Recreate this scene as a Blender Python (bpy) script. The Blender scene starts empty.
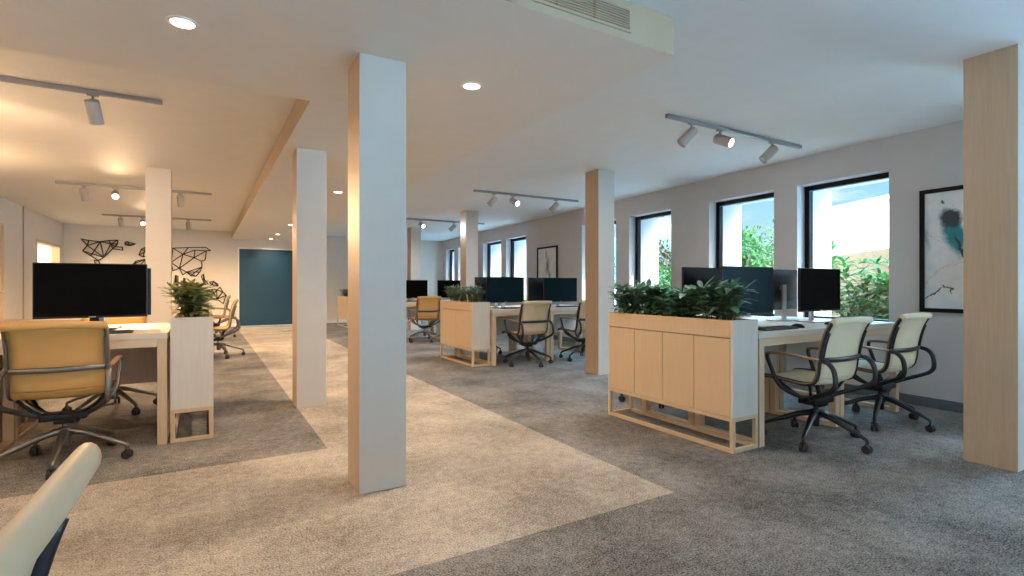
import bpy, bmesh, math, random
from mathutils import Vector, Matrix, noise

scn = bpy.context.scene
col = scn.collection
PI = math.pi

# ------------------------------------------------------------------ materials
def new_mat(name):
    m = bpy.data.materials.new(name); m.use_nodes = True
    nt = m.node_tree; nt.nodes.clear()
    out = nt.nodes.new('ShaderNodeOutputMaterial')
    b = nt.nodes.new('ShaderNodeBsdfPrincipled')
    nt.links.new(b.outputs[0], out.inputs[0])
    return m, nt, b, out

def rgb(c): return (c[0], c[1], c[2], 1.0)

def coords(nt, scale=(1, 1, 1)):
    tc = nt.nodes.new('ShaderNodeTexCoord'); mp = nt.nodes.new('ShaderNodeMapping')
    mp.inputs['Scale'].default_value = scale
    nt.links.new(tc.outputs['Object'], mp.inputs['Vector'])
    return mp.outputs[0]

def ramp(nt, fac, stops):
    r = nt.nodes.new('ShaderNodeValToRGB'); nt.links.new(fac, r.inputs[0])
    e = r.color_ramp.elements
    while len(e) < len(stops): e.new(0.5)
    for el, (p, c) in zip(e, stops): el.position = p; el.color = rgb(c)
    return r.outputs[0]

def nz(nt, vec, scale, detail=3, rough=.5, dist=0):
    n = nt.nodes.new('ShaderNodeTexNoise'); nt.links.new(vec, n.inputs['Vector'])
    n.inputs['Scale'].default_value = scale; n.inputs['Detail'].default_value = detail
    n.inputs['Roughness'].default_value = rough; n.inputs['Distortion'].default_value = dist
    return n.outputs[0]

def bump(nt, b, h, strength, dist=.01):
    bp = nt.nodes.new('ShaderNodeBump'); bp.inputs['Strength'].default_value = strength
    bp.inputs['Distance'].default_value = dist
    nt.links.new(h, bp.inputs['Height']); nt.links.new(bp.outputs[0], b.inputs['Normal'])

def flat(name, c, rough=.5, metal=0., var=.05, scale=6., spec=.5, bmp=0., bscale=200.):
    m, nt, b, _ = new_mat(name)
    v = coords(nt)
    lo = [max(0, x * (1 - var)) for x in c]; hi = [min(1, x * (1 + var)) for x in c]
    nt.links.new(ramp(nt, nz(nt, v, scale), [(.3, lo), (.7, hi)]), b.inputs['Base Color'])
    b.inputs['Roughness'].default_value = rough; b.inputs['Metallic'].default_value = metal
    b.inputs['Specular IOR Level'].default_value = spec
    if bmp: bump(nt, b, nz(nt, v, bscale, 2), bmp, .002)
    return m

def wood(name, c, axis='Z', var=.13, rough=.45):
    m, nt, b, _ = new_mat(name)
    s = {'Z': (1, 1, .04), 'X': (.04, 1, 1), 'Y': (1, .04, 1)}[axis]
    v = coords(nt, s)
    f1 = nz(nt, v, 90, 4, .6); f2 = nz(nt, v, 9, 2, .5)
    mx = nt.nodes.new('ShaderNodeMath'); mx.operation = 'MULTIPLY_ADD'
    nt.links.new(f1, mx.inputs[0]); mx.inputs[1].default_value = .65
    m2 = nt.nodes.new('ShaderNodeMath'); m2.operation = 'MULTIPLY'
    nt.links.new(f2, m2.inputs[0]); m2.inputs[1].default_value = .35
    nt.links.new(m2.outputs[0], mx.inputs[2])
    nt.links.new(ramp(nt, mx.outputs[0], [(.3, [x * (1 - var) for x in c]), (.7, [min(1, x * (1 + var)) for x in c])]), b.inputs['Base Color'])
    b.inputs['Roughness'].default_value = rough
    bump(nt, b, f1, .08, .002)
    return m

def carpet(name, dark, light):
    m, nt, b, _ = new_mat(name)
    v = coords(nt)
    f = nz(nt, v, 130, 3, .75); g = nz(nt, v, 1.6, 3, .6); q = nz(nt, v, 21, 4, .7)
    a = nt.nodes.new('ShaderNodeMath'); a.operation = 'MULTIPLY_ADD'
    nt.links.new(f, a.inputs[0]); a.inputs[1].default_value = .60
    s = nt.nodes.new('ShaderNodeMath'); s.operation = 'MULTIPLY_ADD'
    nt.links.new(g, s.inputs[0]); s.inputs[1].default_value = .22
    t = nt.nodes.new('ShaderNodeMath'); t.operation = 'MULTIPLY'
    nt.links.new(q, t.inputs[0]); t.inputs[1].default_value = .18
    nt.links.new(t.outputs[0], s.inputs[2]); nt.links.new(s.outputs[0], a.inputs[2])
    nt.links.new(ramp(nt, a.outputs[0], [(.42, dark), (.59, light)]), b.inputs['Base Color'])
    b.inputs['Roughness'].default_value = .95; b.inputs['Specular IOR Level'].default_value = .1
    bump(nt, b, f, .5, .008)
    return m

def glass(name):
    m, nt, b, out = new_mat(name); nt.nodes.remove(b)
    t = nt.nodes.new('ShaderNodeBsdfTransparent'); g = nt.nodes.new('ShaderNodeBsdfGlossy')
    g.inputs['Roughness'].default_value = .02
    v = coords(nt); n = nz(nt, v, .6)
    nt.links.new(ramp(nt, n, [(0, (.94, .965, .97)), (1, (.96, .98, .985))]), t.inputs['Color'])
    mx = nt.nodes.new('ShaderNodeMixShader'); mx.inputs[0].default_value = .04
    nt.links.new(t.outputs[0], mx.inputs[1]); nt.links.new(g.outputs[0], mx.inputs[2])
    nt.links.new(mx.outputs[0], out.inputs[0])
    return m

def lamp(name, c, strength):
    m, nt, b, out = new_mat(name); nt.nodes.remove(b)
    e = nt.nodes.new('ShaderNodeEmission'); e.inputs[0].default_value = rgb(c); e.inputs[1].default_value = strength
    nt.links.new(e.outputs[0], out.inputs[0])
    return m

def leafmat(name, dark, light, rough=.42, spec=.4):
    m, nt, b, out = new_mat(name)
    v = coords(nt)
    f = nz(nt, v, 14, 2)
    c = ramp(nt, f, [(.35, dark), (.65, light)])
    nt.links.new(c, b.inputs['Base Color']); b.inputs['Roughness'].default_value = rough; b.inputs['Specular IOR Level'].default_value = spec
    tr = nt.nodes.new('ShaderNodeBsdfTranslucent'); nt.links.new(c, tr.inputs[0])
    mx = nt.nodes.new('ShaderNodeMixShader'); mx.inputs[0].default_value = .25
    nt.links.new(b.outputs[0], mx.inputs[1]); nt.links.new(tr.outputs[0], mx.inputs[2])
    nt.links.new(mx.outputs[0], out.inputs[0])
    return m

def paint_art(name, kind):
    """ink painting, in the object's own coordinates (x across 0..w, z up 0..h), metres"""
    m, nt, b, out = new_mat(name)
    tc = nt.nodes.new('ShaderNodeTexCoord')
    sx = nt.nodes.new('ShaderNodeSeparateXYZ'); nt.links.new(tc.outputs['Object'], sx.inputs[0])
    def M(op, a, bb=None, cc=None):
        n = nt.nodes.new('ShaderNodeMath'); n.operation = op
        for i, q in enumerate((a, bb, cc)):
            if q is None: continue
            if isinstance(q, (int, float)): n.inputs[i].default_value = q
            else: nt.links.new(q, n.inputs[i])
        return n.outputs[0]
    n1 = nz(nt, tc.outputs['Object'], 7, 5, .65); n2 = nz(nt, tc.outputs['Object'], 22, 4, .7)
    U = M('SUBTRACT', .79 if kind == 'teal' else .80, sx.outputs[1])
    x = M('ADD', U, M('MULTIPLY', M('SUBTRACT', n1, .5), .10))
    z = M('ADD', sx.outputs[2], M('MULTIPLY', M('SUBTRACT', n2, .5), .10))
    def blob(cx, cz, rx, rz, rot, lo, hi):
        c, s = math.cos(rot), math.sin(rot)
        dx = M('SUBTRACT', x, cx); dz = M('SUBTRACT', z, cz)
        u = M('DIVIDE', M('ADD', M('MULTIPLY', dx, c), M('MULTIPLY', dz, s)), rx)
        w = M('DIVIDE', M('SUBTRACT', M('MULTIPLY', dz, c), M('MULTIPLY', dx, s)), rz)
        r = M('SQRT', M('ADD', M('MULTIPLY', u, u), M('MULTIPLY', w, w)))
        mr = nt.nodes.new('ShaderNodeMapRange'); nt.links.new(r, mr.inputs[0])
        mr.inputs[1].default_value = hi; mr.inputs[2].default_value = lo
        return mr.outputs[0]
    def arc(cx, cz, R, wd, x0, x1):
        dx = M('SUBTRACT', x, cx); dz = M('SUBTRACT', z, cz)
        r = M('SQRT', M('ADD', M('MULTIPLY', dx, dx), M('MULTIPLY', dz, dz)))
        e = M('ABSOLUTE', M('SUBTRACT', r, R))
        f = M('LESS_THAN', e, wd)
        f = M('MULTIPLY', f, M('GREATER_THAN', U, x0)); f = M('MULTIPLY', f, M('LESS_THAN', U, x1))
        return f
    cur = ramp(nt, n1, [(.3, (.60, .66, .70)), (.7, (.80, .82, .82))])
    def over(cur, fac, c):
        mx = nt.nodes.new('ShaderNodeMix'); mx.data_type = 'RGBA'
        if isinstance(fac, (int, float)): mx.inputs[0].default_value = fac
        else: nt.links.new(fac, mx.inputs[0])
        nt.links.new(cur, mx.inputs[6]); mx.inputs[7].default_value = rgb(c)
        return mx.outputs[2]
    if kind == 'teal':
        cur = over(cur, M('MULTIPLY', blob(.42, .30, .36, .20, 0, .6, 1.05), .4), (.75, .62, .48))
        cur = over(cur, M('MULTIPLY', arc(.36, .08, .36, .007, .02, .75), .55), (.62, .42, .22))
        cur = over(cur, M('MULTIPLY', arc(.35, 1.12, .52, .0035, .02, .7), .5), (.38, .36, .40))
        cur = over(cur, M('MULTIPLY', arc(.30, 1.20, .55, .003, .02, .7), .4), (.3, .38, .45))
        cur = over(cur, blob(.255, .69, .085, .24, .25, .55, 1.05), (.0, .20, .24))
        cur = over(cur, blob(.235, .83, .11, .10, -.7, .6, 1.), (.010, .03, .045))
        cur = over(cur, blob(.30, .56, .016, .17, .35, .5, 1.), (.01, .03, .06))
        cur = over(cur, blob(.17, .97, .022, .018, 0, .5, 1.), (.02, .06, .07))
        cur = over(cur, blob(.05, .66, .02, .13, .25, .2, 1.2), (.35, .52, .60))
        cur = over(cur, blob(.60, .62, .09, .16, .4, .5, 1.1), (.03, .32, .36))
        cur = over(cur, blob(.10, .165, .008, .12, -.95, .7, 1.1), (.01, .012, .02))
        cur = over(cur, blob(.215, .225, .009, .055, 1.2, .7, 1.1), (.01, .012, .02))
        cur = over(cur, blob(.245, .185, .006, .035, 0.2, .7, 1.1), (.01, .012, .02))
    else:
        cur = over(cur, blob(.40, .70, .075, .21, -.25, .4, 1.), (.20, .20, .19))
        cur = over(cur, blob(.36, .92, .035, .15, .15, .4, 1.), (.35, .34, .32))
        cur = over(cur, blob(.48, .50, .05, .18, .35, .4, 1.), (.28, .27, .25))
        cur = over(cur, blob(.30, .28, .08, .05, .2, .4, 1.), (.1, .12, .14))
    nt.links.new(cur, b.inputs['Base Color']); b.inputs['Roughness'].default_value = .35
    return m

MT = {}
MT['wall'] = flat('wall_paint', (.68, .625, .545), .75, var=.02)  # warm lamp light put partly into the colour
MT['soffit'] = flat('soffit_warm_lit', (.79, .745, .675), .7, var=.015)  # warmer than the ceiling, warm light put into the tone
MT['wall_backlit'] = flat('window_wall_paint', (.545, .525, .52), .75, var=.02)  # backlit shade around the windows put into a darker grey
MT['ceiling'] = flat('ceiling_paint', (.78, .77, .75), .7, var=.015)
MT['ceil_edge_warm'] = flat('soffit_edge_warm_lit', (.50, .39, .265), .7, var=.02)  # warm light on the vertical faces put into the colour
MT['column_cool_lit'] = flat('column_cool_lit_face', (.61, .565, .505), .6, var=.02)
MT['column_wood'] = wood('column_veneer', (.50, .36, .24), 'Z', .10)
MT['oak'] = wood('pale_oak_vertical', (.60, .44, .28), 'Z', .07)
MT['oak_x'] = wood('pale_oak_lengthwise', (.64, .50, .35), 'X', .07)
MT['oak_cool_lit'] = wood('cool_lit_oak_end', (.64, .595, .53), 'Z', .08)
MT['desk_top'] = wood('desk_laminate', (.66, .60, .51), 'X', .04)
MT['carpet_grey'] = carpet('grey_carpet', (.048, .045, .042), (.37, .345, .32))
MT['carpet_sand'] = carpet('sand_carpet', (.17, .145, .122), (.60, .525, .445))
MT['black_frame'] = flat('black_window_frame', (.006, .007, .009), .4, spec=.15)
MT['screen'] = flat('black_screen', (.004, .0035, .0035), .3, var=.02, spec=.02)
MT['screen_teal'] = flat('dark_teal_screen', (.003, .014, .020), .3, var=.02, spec=.05)
MT['shell'] = flat('dark_monitor_shell', (.010, .012, .015), .32, spec=.3)
MT['silver'] = flat('brushed_aluminium', (.62, .64, .66), .28, 1.0)
MT['dark_metal'] = flat('dark_polished_metal', (.022, .026, .034), .30, .35, spec=.6)
MT['grey_metal'] = flat('grey_polished_metal', (.20, .19, .18), .32, .85)
MT['rubber'] = flat('black_rubber', (.02, .02, .022), .55)
MT['cream'] = flat('cream_cool_lit_fabric', (.80, .70, .48), .55, var=.03, bmp=.15, bscale=500)  # cool light put into this paler tone of the chair fabric
MT['tan'] = flat('tan_warm_lit_fabric', (.58, .32, .10), .50, var=.03, bmp=.15, bscale=500)  # warm lamp light put into this tone of the chair fabric
MT['beige'] = flat('beige_upholstery', (.70, .52, .33), .55, var=.03, bmp=.15, bscale=500)
MT['rim'] = flat('brown_tone', (.34, .20, .10), .4)  # also paints the warm reflection on chair arms and edges
MT['teal'] = flat('teal_lacquer', (.006, .050, .095), .5, var=.06, scale=2)
MT['white_trim'] = flat('white_trim', (.80, .78, .75), .5)
MT['lamp_body'] = flat('white_lamp_body', (.44, .40, .36), .45)
MT['rail'] = flat('track_rail', (.33, .33, .34), .4, .5)
MT['bounce_floor'] = flat('unseen_bounce_floor', (.27, .42, .56), .5, var=.03)  # unseen floor added to bounce cool sunlight onto the ceiling
MT['soil'] = flat('dark_soil', (.05, .035, .025), .95, var=.4, scale=40)
MT['leaf'] = leafmat('dark_green_leaf', (.035, .12, .065), (.17, .32, .20))
MT['leaf_y'] = leafmat('yellow_green_leaf', (.085, .12, .030), (.40, .42, .17))
MT['leaf_g'] = leafmat('grey_green_leaf', (.045, .075, .040), (.15, .19, .11))
MT['leaf_out'] = leafmat('garden_leaf', (.012, .050, .014), (.068, .17, .040), .5, .06)
MT['leaf_tree'] = leafmat('tree_leaf', (.018, .042, .008), (.085, .115, .025), .6, .06)
MT['leaf_autumn'] = leafmat('olive_brown_leaf', (.05, .042, .015), (.13, .10, .045), .6, .06)
MT['stem'] = flat('green_brown_stem', (.09, .11, .04), .7)
MT['bark'] = flat('bark', (.14, .09, .06), .9, var=.3, scale=20)
MT['wire'] = flat('black_wire', (.02, .018, .016), .5)
MT['keys'] = flat('dark_keyboard', (.03, .032, .036), .5)
MT['panel_white'] = flat('white_modesty_panel', (.66, .66, .66), .6)
MT['panel_grey'] = flat('grey_pedestal', (.42, .40, .37), .55)
MT['glass'] = glass('window_glass')
MT['warm_lens'] = lamp('warm_lamp_lens', (1., .84, .62), 14.)
MT['cool_lens'] = lamp('neutral_lamp_lens', (1., .95, .88), 14.)
MT['skirt'] = flat('dark_skirting', (.10, .12, .14), .5)
MT['tan_render'] = flat('ochre_render', (.20, .088, .030), .9, var=.08)
MT['white_render'] = flat('white_render', (.85, .85, .84), .9, var=.03)
MT['paving'] = flat('garden_paving', (.50, .70, .80), .9, var=.1)
MT['hill'] = flat('hazy_wooded_hill', (.04, .11, .15), 1., var=.3, scale=.05)  # blue of the distance haze put into the colour
MT['art_teal'] = paint_art('teal_ink_painting', 'teal')
MT['art_grey'] = paint_art('grey_ink_drawing', 'grey')

# ------------------------------------------------------------------ mesh helpers
class MB:
    def __init__(self): self.bm = bmesh.new(); self.mats = []
    def mi(self, m):
        if m not in self.mats: self.mats.append(m)
        return self.mats.index(m)
    def box(self, x0, x1, y0, y1, z0, z1, bev=0., m=None, M=None):
        t = bmesh.new()
        bmesh.ops.create_cube(t, size=1)
        for v in t.verts:
            v.co = Vector(((x0 + x1) / 2 + v.co.x * (x1 - x0), (y0 + y1) / 2 + v.co.y * (y1 - y0), (z0 + z1) / 2 + v.co.z * (z1 - z0)))
        if bev: bmesh.ops.bevel(t, geom=t.edges[:], offset=min(bev, .45 * min(x1 - x0, y1 - y0, z1 - z0)), segments=2, affect='EDGES', profile=.6)
        self.merge(t, m, M)
        return self
    def merge(self, t, m=None, M=None, smooth=False):
        i = self.mi(m) if m else None
        if M: bmesh.ops.transform(t, matrix=M, verts=t.verts[:])
        mp = {}
        for v in t.verts: mp[v] = self.bm.verts.new(v.co)
        for f in t.faces:
            try: nf = self.bm.faces.new([mp[v] for v in f.verts])
            except ValueError: continue
            nf.smooth = f.smooth or smooth
            if i is not None: nf.material_index = i
        t.free()
    def tube(self, pts, r, n=10, smooth=0, flatten=None, m=None):
        """swept tube; r a number or one per point; flatten=(a,b) scales the section"""
        P = [Vector(p) for p in pts]
        R = list(r) if isinstance(r, (list, tuple)) else [r] * len(P)
        if smooth:
            Q, S = [], []
            for i in range(len(P) - 1):
                p0 = P[max(i - 1, 0)]; p1 = P[i]; p2 = P[i + 1]; p3 = P[min(i + 2, len(P) - 1)]
                for k in range(smooth):
                    t = k / smooth
                    Q.append(.5 * ((2 * p1) + (p2 - p0) * t + (2 * p0 - 5 * p1 + 4 * p2 - p3) * t * t + (3 * p1 - p0 - 3 * p2 + p3) * t ** 3))
                    S.append(R[i] * (1 - t) + R[i + 1] * t)
            Q.append(P[-1]); S.append(R[-1]); P, R = Q, S
        i = self.mi(m) if m else 0
        rings = []; prev = None
        for k, p in enumerate(P):
            d = (P[min(k + 1, len(P) - 1)] - P[max(k - 1, 0)]).normalized()
            if prev is None:
                a = Vector((0, 0, 1)) if abs(d.z) < .9 else Vector((1, 0, 0))
                u = d.cross(a).normalized()
            else:
                u = (prev - d * prev.dot(d)).normalized()
            prev = u; w = d.cross(u)
            fa, fb = flatten or (1, 1)
            rings.append([self.bm.verts.new(p + R[k] * (fa * u * math.cos(2 * PI * j / n) + fb * w * math.sin(2 * PI * j / n))) for j in range(n)])
        for a, b in zip(rings, rings[1:]):
            for j in range(n):
                f = self.bm.faces.new((a[j], a[(j + 1) % n], b[(j + 1) % n], b[j])); f.smooth = True; f.material_index = i
        for c in (rings[0][::-1], rings[-1]):
            f = self.bm.faces.new(c); f.material_index = i
        return self
    def lathe(self, p0, d, prof, n=24):
        """turned shape on the axis p0 + t*d, prof = [(t, radius), ...]"""
        p0, d = Vector(p0), Vector(d).normalized()
        u = d.cross(Vector((0, 0, 1)) if abs(d.z) < .9 else Vector((1, 0, 0))).normalized(); w = d.cross(u)
        rs = [[self.bm.verts.new(p0 + d * t + r * (u * math.cos(2 * PI * j / n) + w * math.sin(2 * PI * j / n))) for j in range(n)] for t, r in prof]
        for (a, b), (q, p) in zip(zip(rs, rs[1:]), zip(prof, prof[1:])):
            for j in range(n):
                f = self.bm.faces.new((a[j], a[(j + 1) % n], b[(j + 1) % n], b[j])); f.smooth = abs(p[0] - q[0]) > .004
        self.bm.faces.new(rs[0][::-1]); self.bm.faces.new(rs[-1])
        return self
    def cyl(self, p0, p1, r, r1=None, n=20, bev=0., m=None):
        p0, p1 = Vector(p0), Vector(p1); r1 = r if r1 is None else r1
        if bev:
            d = (p1 - p0).normalized()
            return self.tube([p0, p0 + d * bev * .3, p0 + d * bev, p1 - d * bev, p1 - d * bev * .3, p1], [max(r - bev, .0005), r - bev * .3, r, r1, r1 - bev * .3, max(r1 - bev, .0005)], n, m=m)
        return self.tube([p0, p1], [r, r1], n, m=m)
    def poly(self, pts, m=None):
        f = self.bm.faces.new([self.bm.verts.new(p) for p in pts])
        if m: f.material_index = self.mi(m)
        return self
    def prism(self, outline, z0, z1, m=None):
        t = bmesh.new()
        a = [t.verts.new((x, y, z0)) for x, y in outline]; b = [t.verts.new((x, y, z1)) for x, y in outline]
        t.faces.new(a[::-1]); t.faces.new(b)
        for i in range(len(a)):
            j = (i + 1) % len(a); t.faces.new((a[i], a[j], b[j], b[i]))
        bmesh.ops.recalc_face_normals(t, faces=t.faces[:])
        self.merge(t, m)
        return self
    def build(self, name, mat=None, parent=None, loc=None):
        me = bpy.data.meshes.new(name)
        if loc is not None: bmesh.ops.translate(self.bm, verts=self.bm.verts[:], vec=-Vector(loc))
        self.bm.normal_update(); self.bm.to_mesh(me); self.bm.free()
        for m in self.mats or [mat]: me.materials.append(MT[m])
        o = bpy.data.objects.new(name, me); col.objects.link(o)
        if loc is not None: o.location = loc
        if parent: o.parent = parent
        return o

def tag(o, label, cat, group=None, kind=None):
    o['label'] = label; o['category'] = cat
    if group: o['group'] = group
    if kind: o['kind'] = kind
    return o

def thing(name, loc, label, cat, group=None, rz=0.):
    o = bpy.data.objects.new(name, None); col.objects.link(o)
    o.empty_display_size = .1
    o.location = loc; o.rotation_euler = (0, 0, rz)
    return tag(o, label, cat, group)

def struct(o, label, cat): return tag(o, label, cat, kind='structure')

def copy_tree(o, parent=None):
    c = o.copy(); col.objects.link(c); c.parent = parent
    for ch in o.children: copy_tree(ch, c)
    return c

# ------------------------------------------------------------------ room numbers
H, S = 2.515, 2.32                 # ceiling, dropped soffit
XL, YB, YR = -2.805, 15.5, -3.4   # inner faces: side wall, end wall, wall behind the viewer
A0, A1 = 5.45, .0745              # window wall: x = A0 + A1*y
TH = .62                          # window wall thickness
def wx(y): return A0 + A1 * y

# floor: grey carpet with the sand coloured field below the soffit
SX, TY, TX, SY = 2.14, 3.63, .60, 1.92
sand = [(XL, SY), (SX, SY), (SX, YB), (TX, YB), (TX, TY), (XL, TY)]
FX = .71   # the sand field is cut a little wider than the ceiling recess
sand = [((FX if p == TX else p), q) for p, q in sand]
mb = MB()
mb.prism([(XL - .2, -.5), (7., -.5), (7., SY), (XL - .2, SY)], -.12, 0, 'carpet_grey')
mb.prism([(XL - .2, YR), (7., YR), (7., -.5), (XL - .2, -.5)], -.12, 0, 'bounce_floor')
mb.prism([(SX, SY), (7., SY), (7., YB), (SX, YB)], -.12, 0, 'carpet_grey')
mb.prism([(XL - .2, TY), (FX, TY), (FX, YB), (XL - .2, YB)], -.12, 0, 'carpet_grey')
mb.prism([(XL - .2, SY), (XL, SY), (XL, TY), (XL - .2, TY)], -.12, 0, 'carpet_grey')
mb.prism(sand, -.12, .0, 'carpet_sand')
struct(mb.build('floor'), 'carpeted office floor, grey with a sand coloured field down the middle', 'floor')

mb = MB(); mb.prism([(XL - .3, YR - .3), (wx(YR - .3) + TH, YR - .3), (wx(YB + .3) + TH, YB + .3), (XL - .3, YB + .3)], H, H + .3)
struct(mb.build('ceiling', 'ceiling'), 'smooth white upper ceiling over the desks', 'ceiling')
mb = MB()
def lbox(x0, x1, y0, y1, faces_edge=()):
    mb.box(x0, x1, y0, y1, S, H - .001, m='soffit')
lbox(XL, SX, SY, TY); lbox(TX, SX, TY, YB)
mb.bm.faces.ensure_lookup_table()
k = mb.mi('ceil_edge_warm')
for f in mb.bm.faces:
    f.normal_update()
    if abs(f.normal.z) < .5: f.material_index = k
struct(mb.build('ceiling_soffit'), 'dropped white ceiling band running down the middle of the office', 'ceiling')

# window wall -------------------------------------------------------------
cs = math.sqrt(1 + A1 * A1)
wins = [(.30, 1.10), (2.413, 3.348), (3.634, 4.597), (5.30, 6.243), (6.58, 7.586), (9.79, 10.82), (11.10, 12.22), (13.05, 14.10), (14.45, 15.2)]
rear_side = [(-2.9, -2.0), (-1.7, -.7)]  # unseen windows behind the viewer, added for daylight
allw = [(a * cs, b * cs) for a, b in rear_side + wins]
ZS, ZH = .70, 2.21
mb = MB()
y = (YR - .3) * cs
for a, b in allw:
    mb.box(0, TH, y, a, 0, H)
    y = b
mb.box(0, TH, y, (YB + .35) * cs, 0, H)
for a, b in allw:
    mb.box(0, TH, a, b, 0, ZS); mb.box(0, TH, a, b, ZH, H)
bmesh.ops.remove_doubles(mb.bm, verts=mb.bm.verts[:], dist=1e-5)
ww = mb.build('wall_window_side', 'wall_backlit')
ww.location = (A0, 0, 0); ww.rotation_euler = (0, 0, -math.atan(A1))
struct(ww, 'long pale wall with deep set windows', 'wall')
mb = MB()
mb.box(-.014, 0, (YR + .02) * cs, (YB - .02) * cs, 0, .09, .004)
sk = mb.build('baseboard_window_side', 'skirt'); sk.location = ww.location; sk.rotation_euler = ww.rotation_euler
struct(sk, 'dark skirting along the window wall', 'skirting')
for i, (a, b) in enumerate(allw):
    t = thing('window_%d' % (i + 1), (A0, 0, 0), 'black framed window number %d along the long wall' % (i + 1), 'window', rz=-math.atan(A1))
    t['kind'] = 'structure'
    f = MB(); d0, d1, w = .13, .20, .055
    f.box(d0, d1, a + .001, a + w, ZS, ZH, .004); f.box(d0, d1, b - w, b - .001, ZS, ZH, .004)
    f.box(d0, d1, a + w, b - w, ZH - w, ZH - .001, .004); f.box(d0, d1, a + w, b - w, ZS, ZS + w, .004)
    f.build('window_frame', 'black_frame', t)
    g = MB(); g.box(.16, .168, a + w - .005, b - w + .005, ZS + w - .005, ZH - w + .005); g.build('window_glass', 'glass', t)
    s_ = MB(); s_.box(-.02, .128, a + .002, b - .002, ZS, ZS + .018, .004); s_.build('window_sill', 'white_trim', t)
    pl = bpy.data.lights.new('sky_portal', 'AREA'); pl.shape = 'RECTANGLE'; pl.size = (b - a); pl.size_y = ZH - ZS
    pl.cycles.is_portal = True
    po = bpy.data.objects.new('sky_portal', pl); col.objects.link(po)
    po.parent = t; po.location = (TH + .02, (a + b) / 2, (ZS + ZH) / 2); po.rotation_euler = (PI / 2, 0, PI / 2)

# rear wall behind the viewer, with unseen wide windows added for front light ---------------------------
rw = [(-2.65, -.15), (.0, 2.5), (2.65, 5.15)]
RZ0, RZ1 = .08, 2.05
mb = MB(); x = XL - .3
for a, b in rw:
    mb.box(x, a, YR - .3, YR, 0, H); x = b
mb.box(x, 6., YR - .3, YR, 0, H)
for a, b in rw: mb.box(a, b, YR - .3, YR, 0, RZ0); mb.box(a, b, YR - .3, YR, RZ1, H)
bmesh.ops.remove_doubles(mb.bm, verts=mb.bm.verts[:], dist=1e-5)
struct(mb.build('wall_rear', 'wall'), 'pale unseen end wall with three wide windows added for daylight', 'wall')
for i, (a, b) in enumerate(rw):
    t = thing('window_%d' % (20 + i), (0, 0, 0), 'unseen wide window %d added to the rear end wall for daylight' % (i + 1), 'window'); t['kind'] = 'structure'
    f = MB(); w = .06
    for p, q in ((a, a + w), (b - w, b), ((a + b) / 2 - .03, (a + b) / 2 + .03)): f.box(p, q, YR - .16, YR - .1, RZ0, RZ1, .004)
    for p, q in ((RZ0, RZ0 + w), (RZ1 - w, RZ1)):
        f.box(a + w, (a + b) / 2 - .03, YR - .16, YR - .1, p, q, .004); f.box((a + b) / 2 + .03, b - w, YR - .16, YR - .1, p, q, .004)
    f.build('window_frame', 'black_frame', t)
    g = MB(); g.box(a + w - .005, b - w + .005, YR - .135, YR - .127, RZ0 + w - .005, RZ1 - w + .005); g.build('window_glass', 'glass', t)
    pl = bpy.data.lights.new('sky_portal', 'AREA'); pl.shape = 'RECTANGLE'; pl.size = b - a; pl.size_y = RZ1 - RZ0
    pl.cycles.is_portal = True
    po = bpy.data.objects.new('sky_portal', pl); col.objects.link(po)
    po.parent = t; po.location = ((a + b) / 2, YR - .31, 1.3); po.rotation_euler = (PI / 2, 0, 0)

# end wall with teal door -----------------------------------------------------
mb = MB()
mb.box(XL - .3, .74, YB, YB + .3, 0, H); mb.box(2.20, 7.4, YB, YB + .3, 0, H); mb.box(.74, 2.20, YB, YB + .3, 2.10, H)
bmesh.ops.remove_doubles(mb.bm, verts=mb.bm.verts[:], dist=1e-5)
struct(mb.build('wall_end', 'wall'), 'far pale end wall carrying the wire map', 'wall')
t = thing('door_1', (0, YB, 0), 'large teal sliding door in the far end wall', 'door'); t['kind'] = 'structure'
d = MB(); d.box(.785, 2.155, .03, .08, .01, 2.06, .006); d.build('door_panel', 'teal', t)
d = MB(); d.box(.741, .781, -.015, .10, 0, 2.099, .004); d.box(2.159, 2.199, -.015, .10, 0, 2.099, .004); d.box(.781, 2.159, -.015, .10, 2.064, 2.099, .004)
d.build('door_frame', 'white_trim', t)
d = MB(); d.box(.741, 2.199, .10, .14, 0, 2.099); d.build('door_backing', 'panel_grey', t)
# side wall
mb = MB(); I0, I1, IZ0, IZ1 = 13.26, 15.2, .75, 2.0
mb.box(XL - .15, XL, YR - .3, I0, 0, H); mb.box(XL - .15, XL, I1, YB, 0, H)
mb.box(XL - .15, XL, I0, I1, 0, IZ0); mb.box(XL - .15, XL, I0, I1, IZ1, H)
bmesh.ops.remove_doubles(mb.bm, verts=mb.bm.verts[:], dist=1e-5)
struct(mb.build('wall_side', 'wall'), 'pale side wall with an internal window and a wooden door', 'wall')
mb = MB(); mb.box(XL, XL + .012, 12.42, 12.46, 0, H)
struct(mb.build('trim_1', 'rim'), 'dark vertical joint strip on the side wall', 'trim')
t = thing('window_30', (XL, 0, 0), 'internal window with a wooden frame looking into a lit room', 'window'); t['kind'] = 'structure'
f = MB(); w = .06
f.box(-.14, .01, I0 + .001, I0 + w, IZ0, IZ1 - .001, .004); f.box(-.14, .01, I1 - w, I1 - .001, IZ0, IZ1 - .001, .004); f.box(-.14, .01, I0 + w, I1 - w, IZ1 - w, IZ1 - .001, .004); f.box(-.14, .01, I0 + w, I1 - w, IZ0, IZ0 + w, .004)
f.build('window_frame', 'oak', t)
g = MB(); g.box(-.08, -.074, I0 + w - .004, I1 - w + .004, IZ0 + w - .004, IZ1 - w + .004); g.build('window_glass', 'glass', t)
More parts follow.
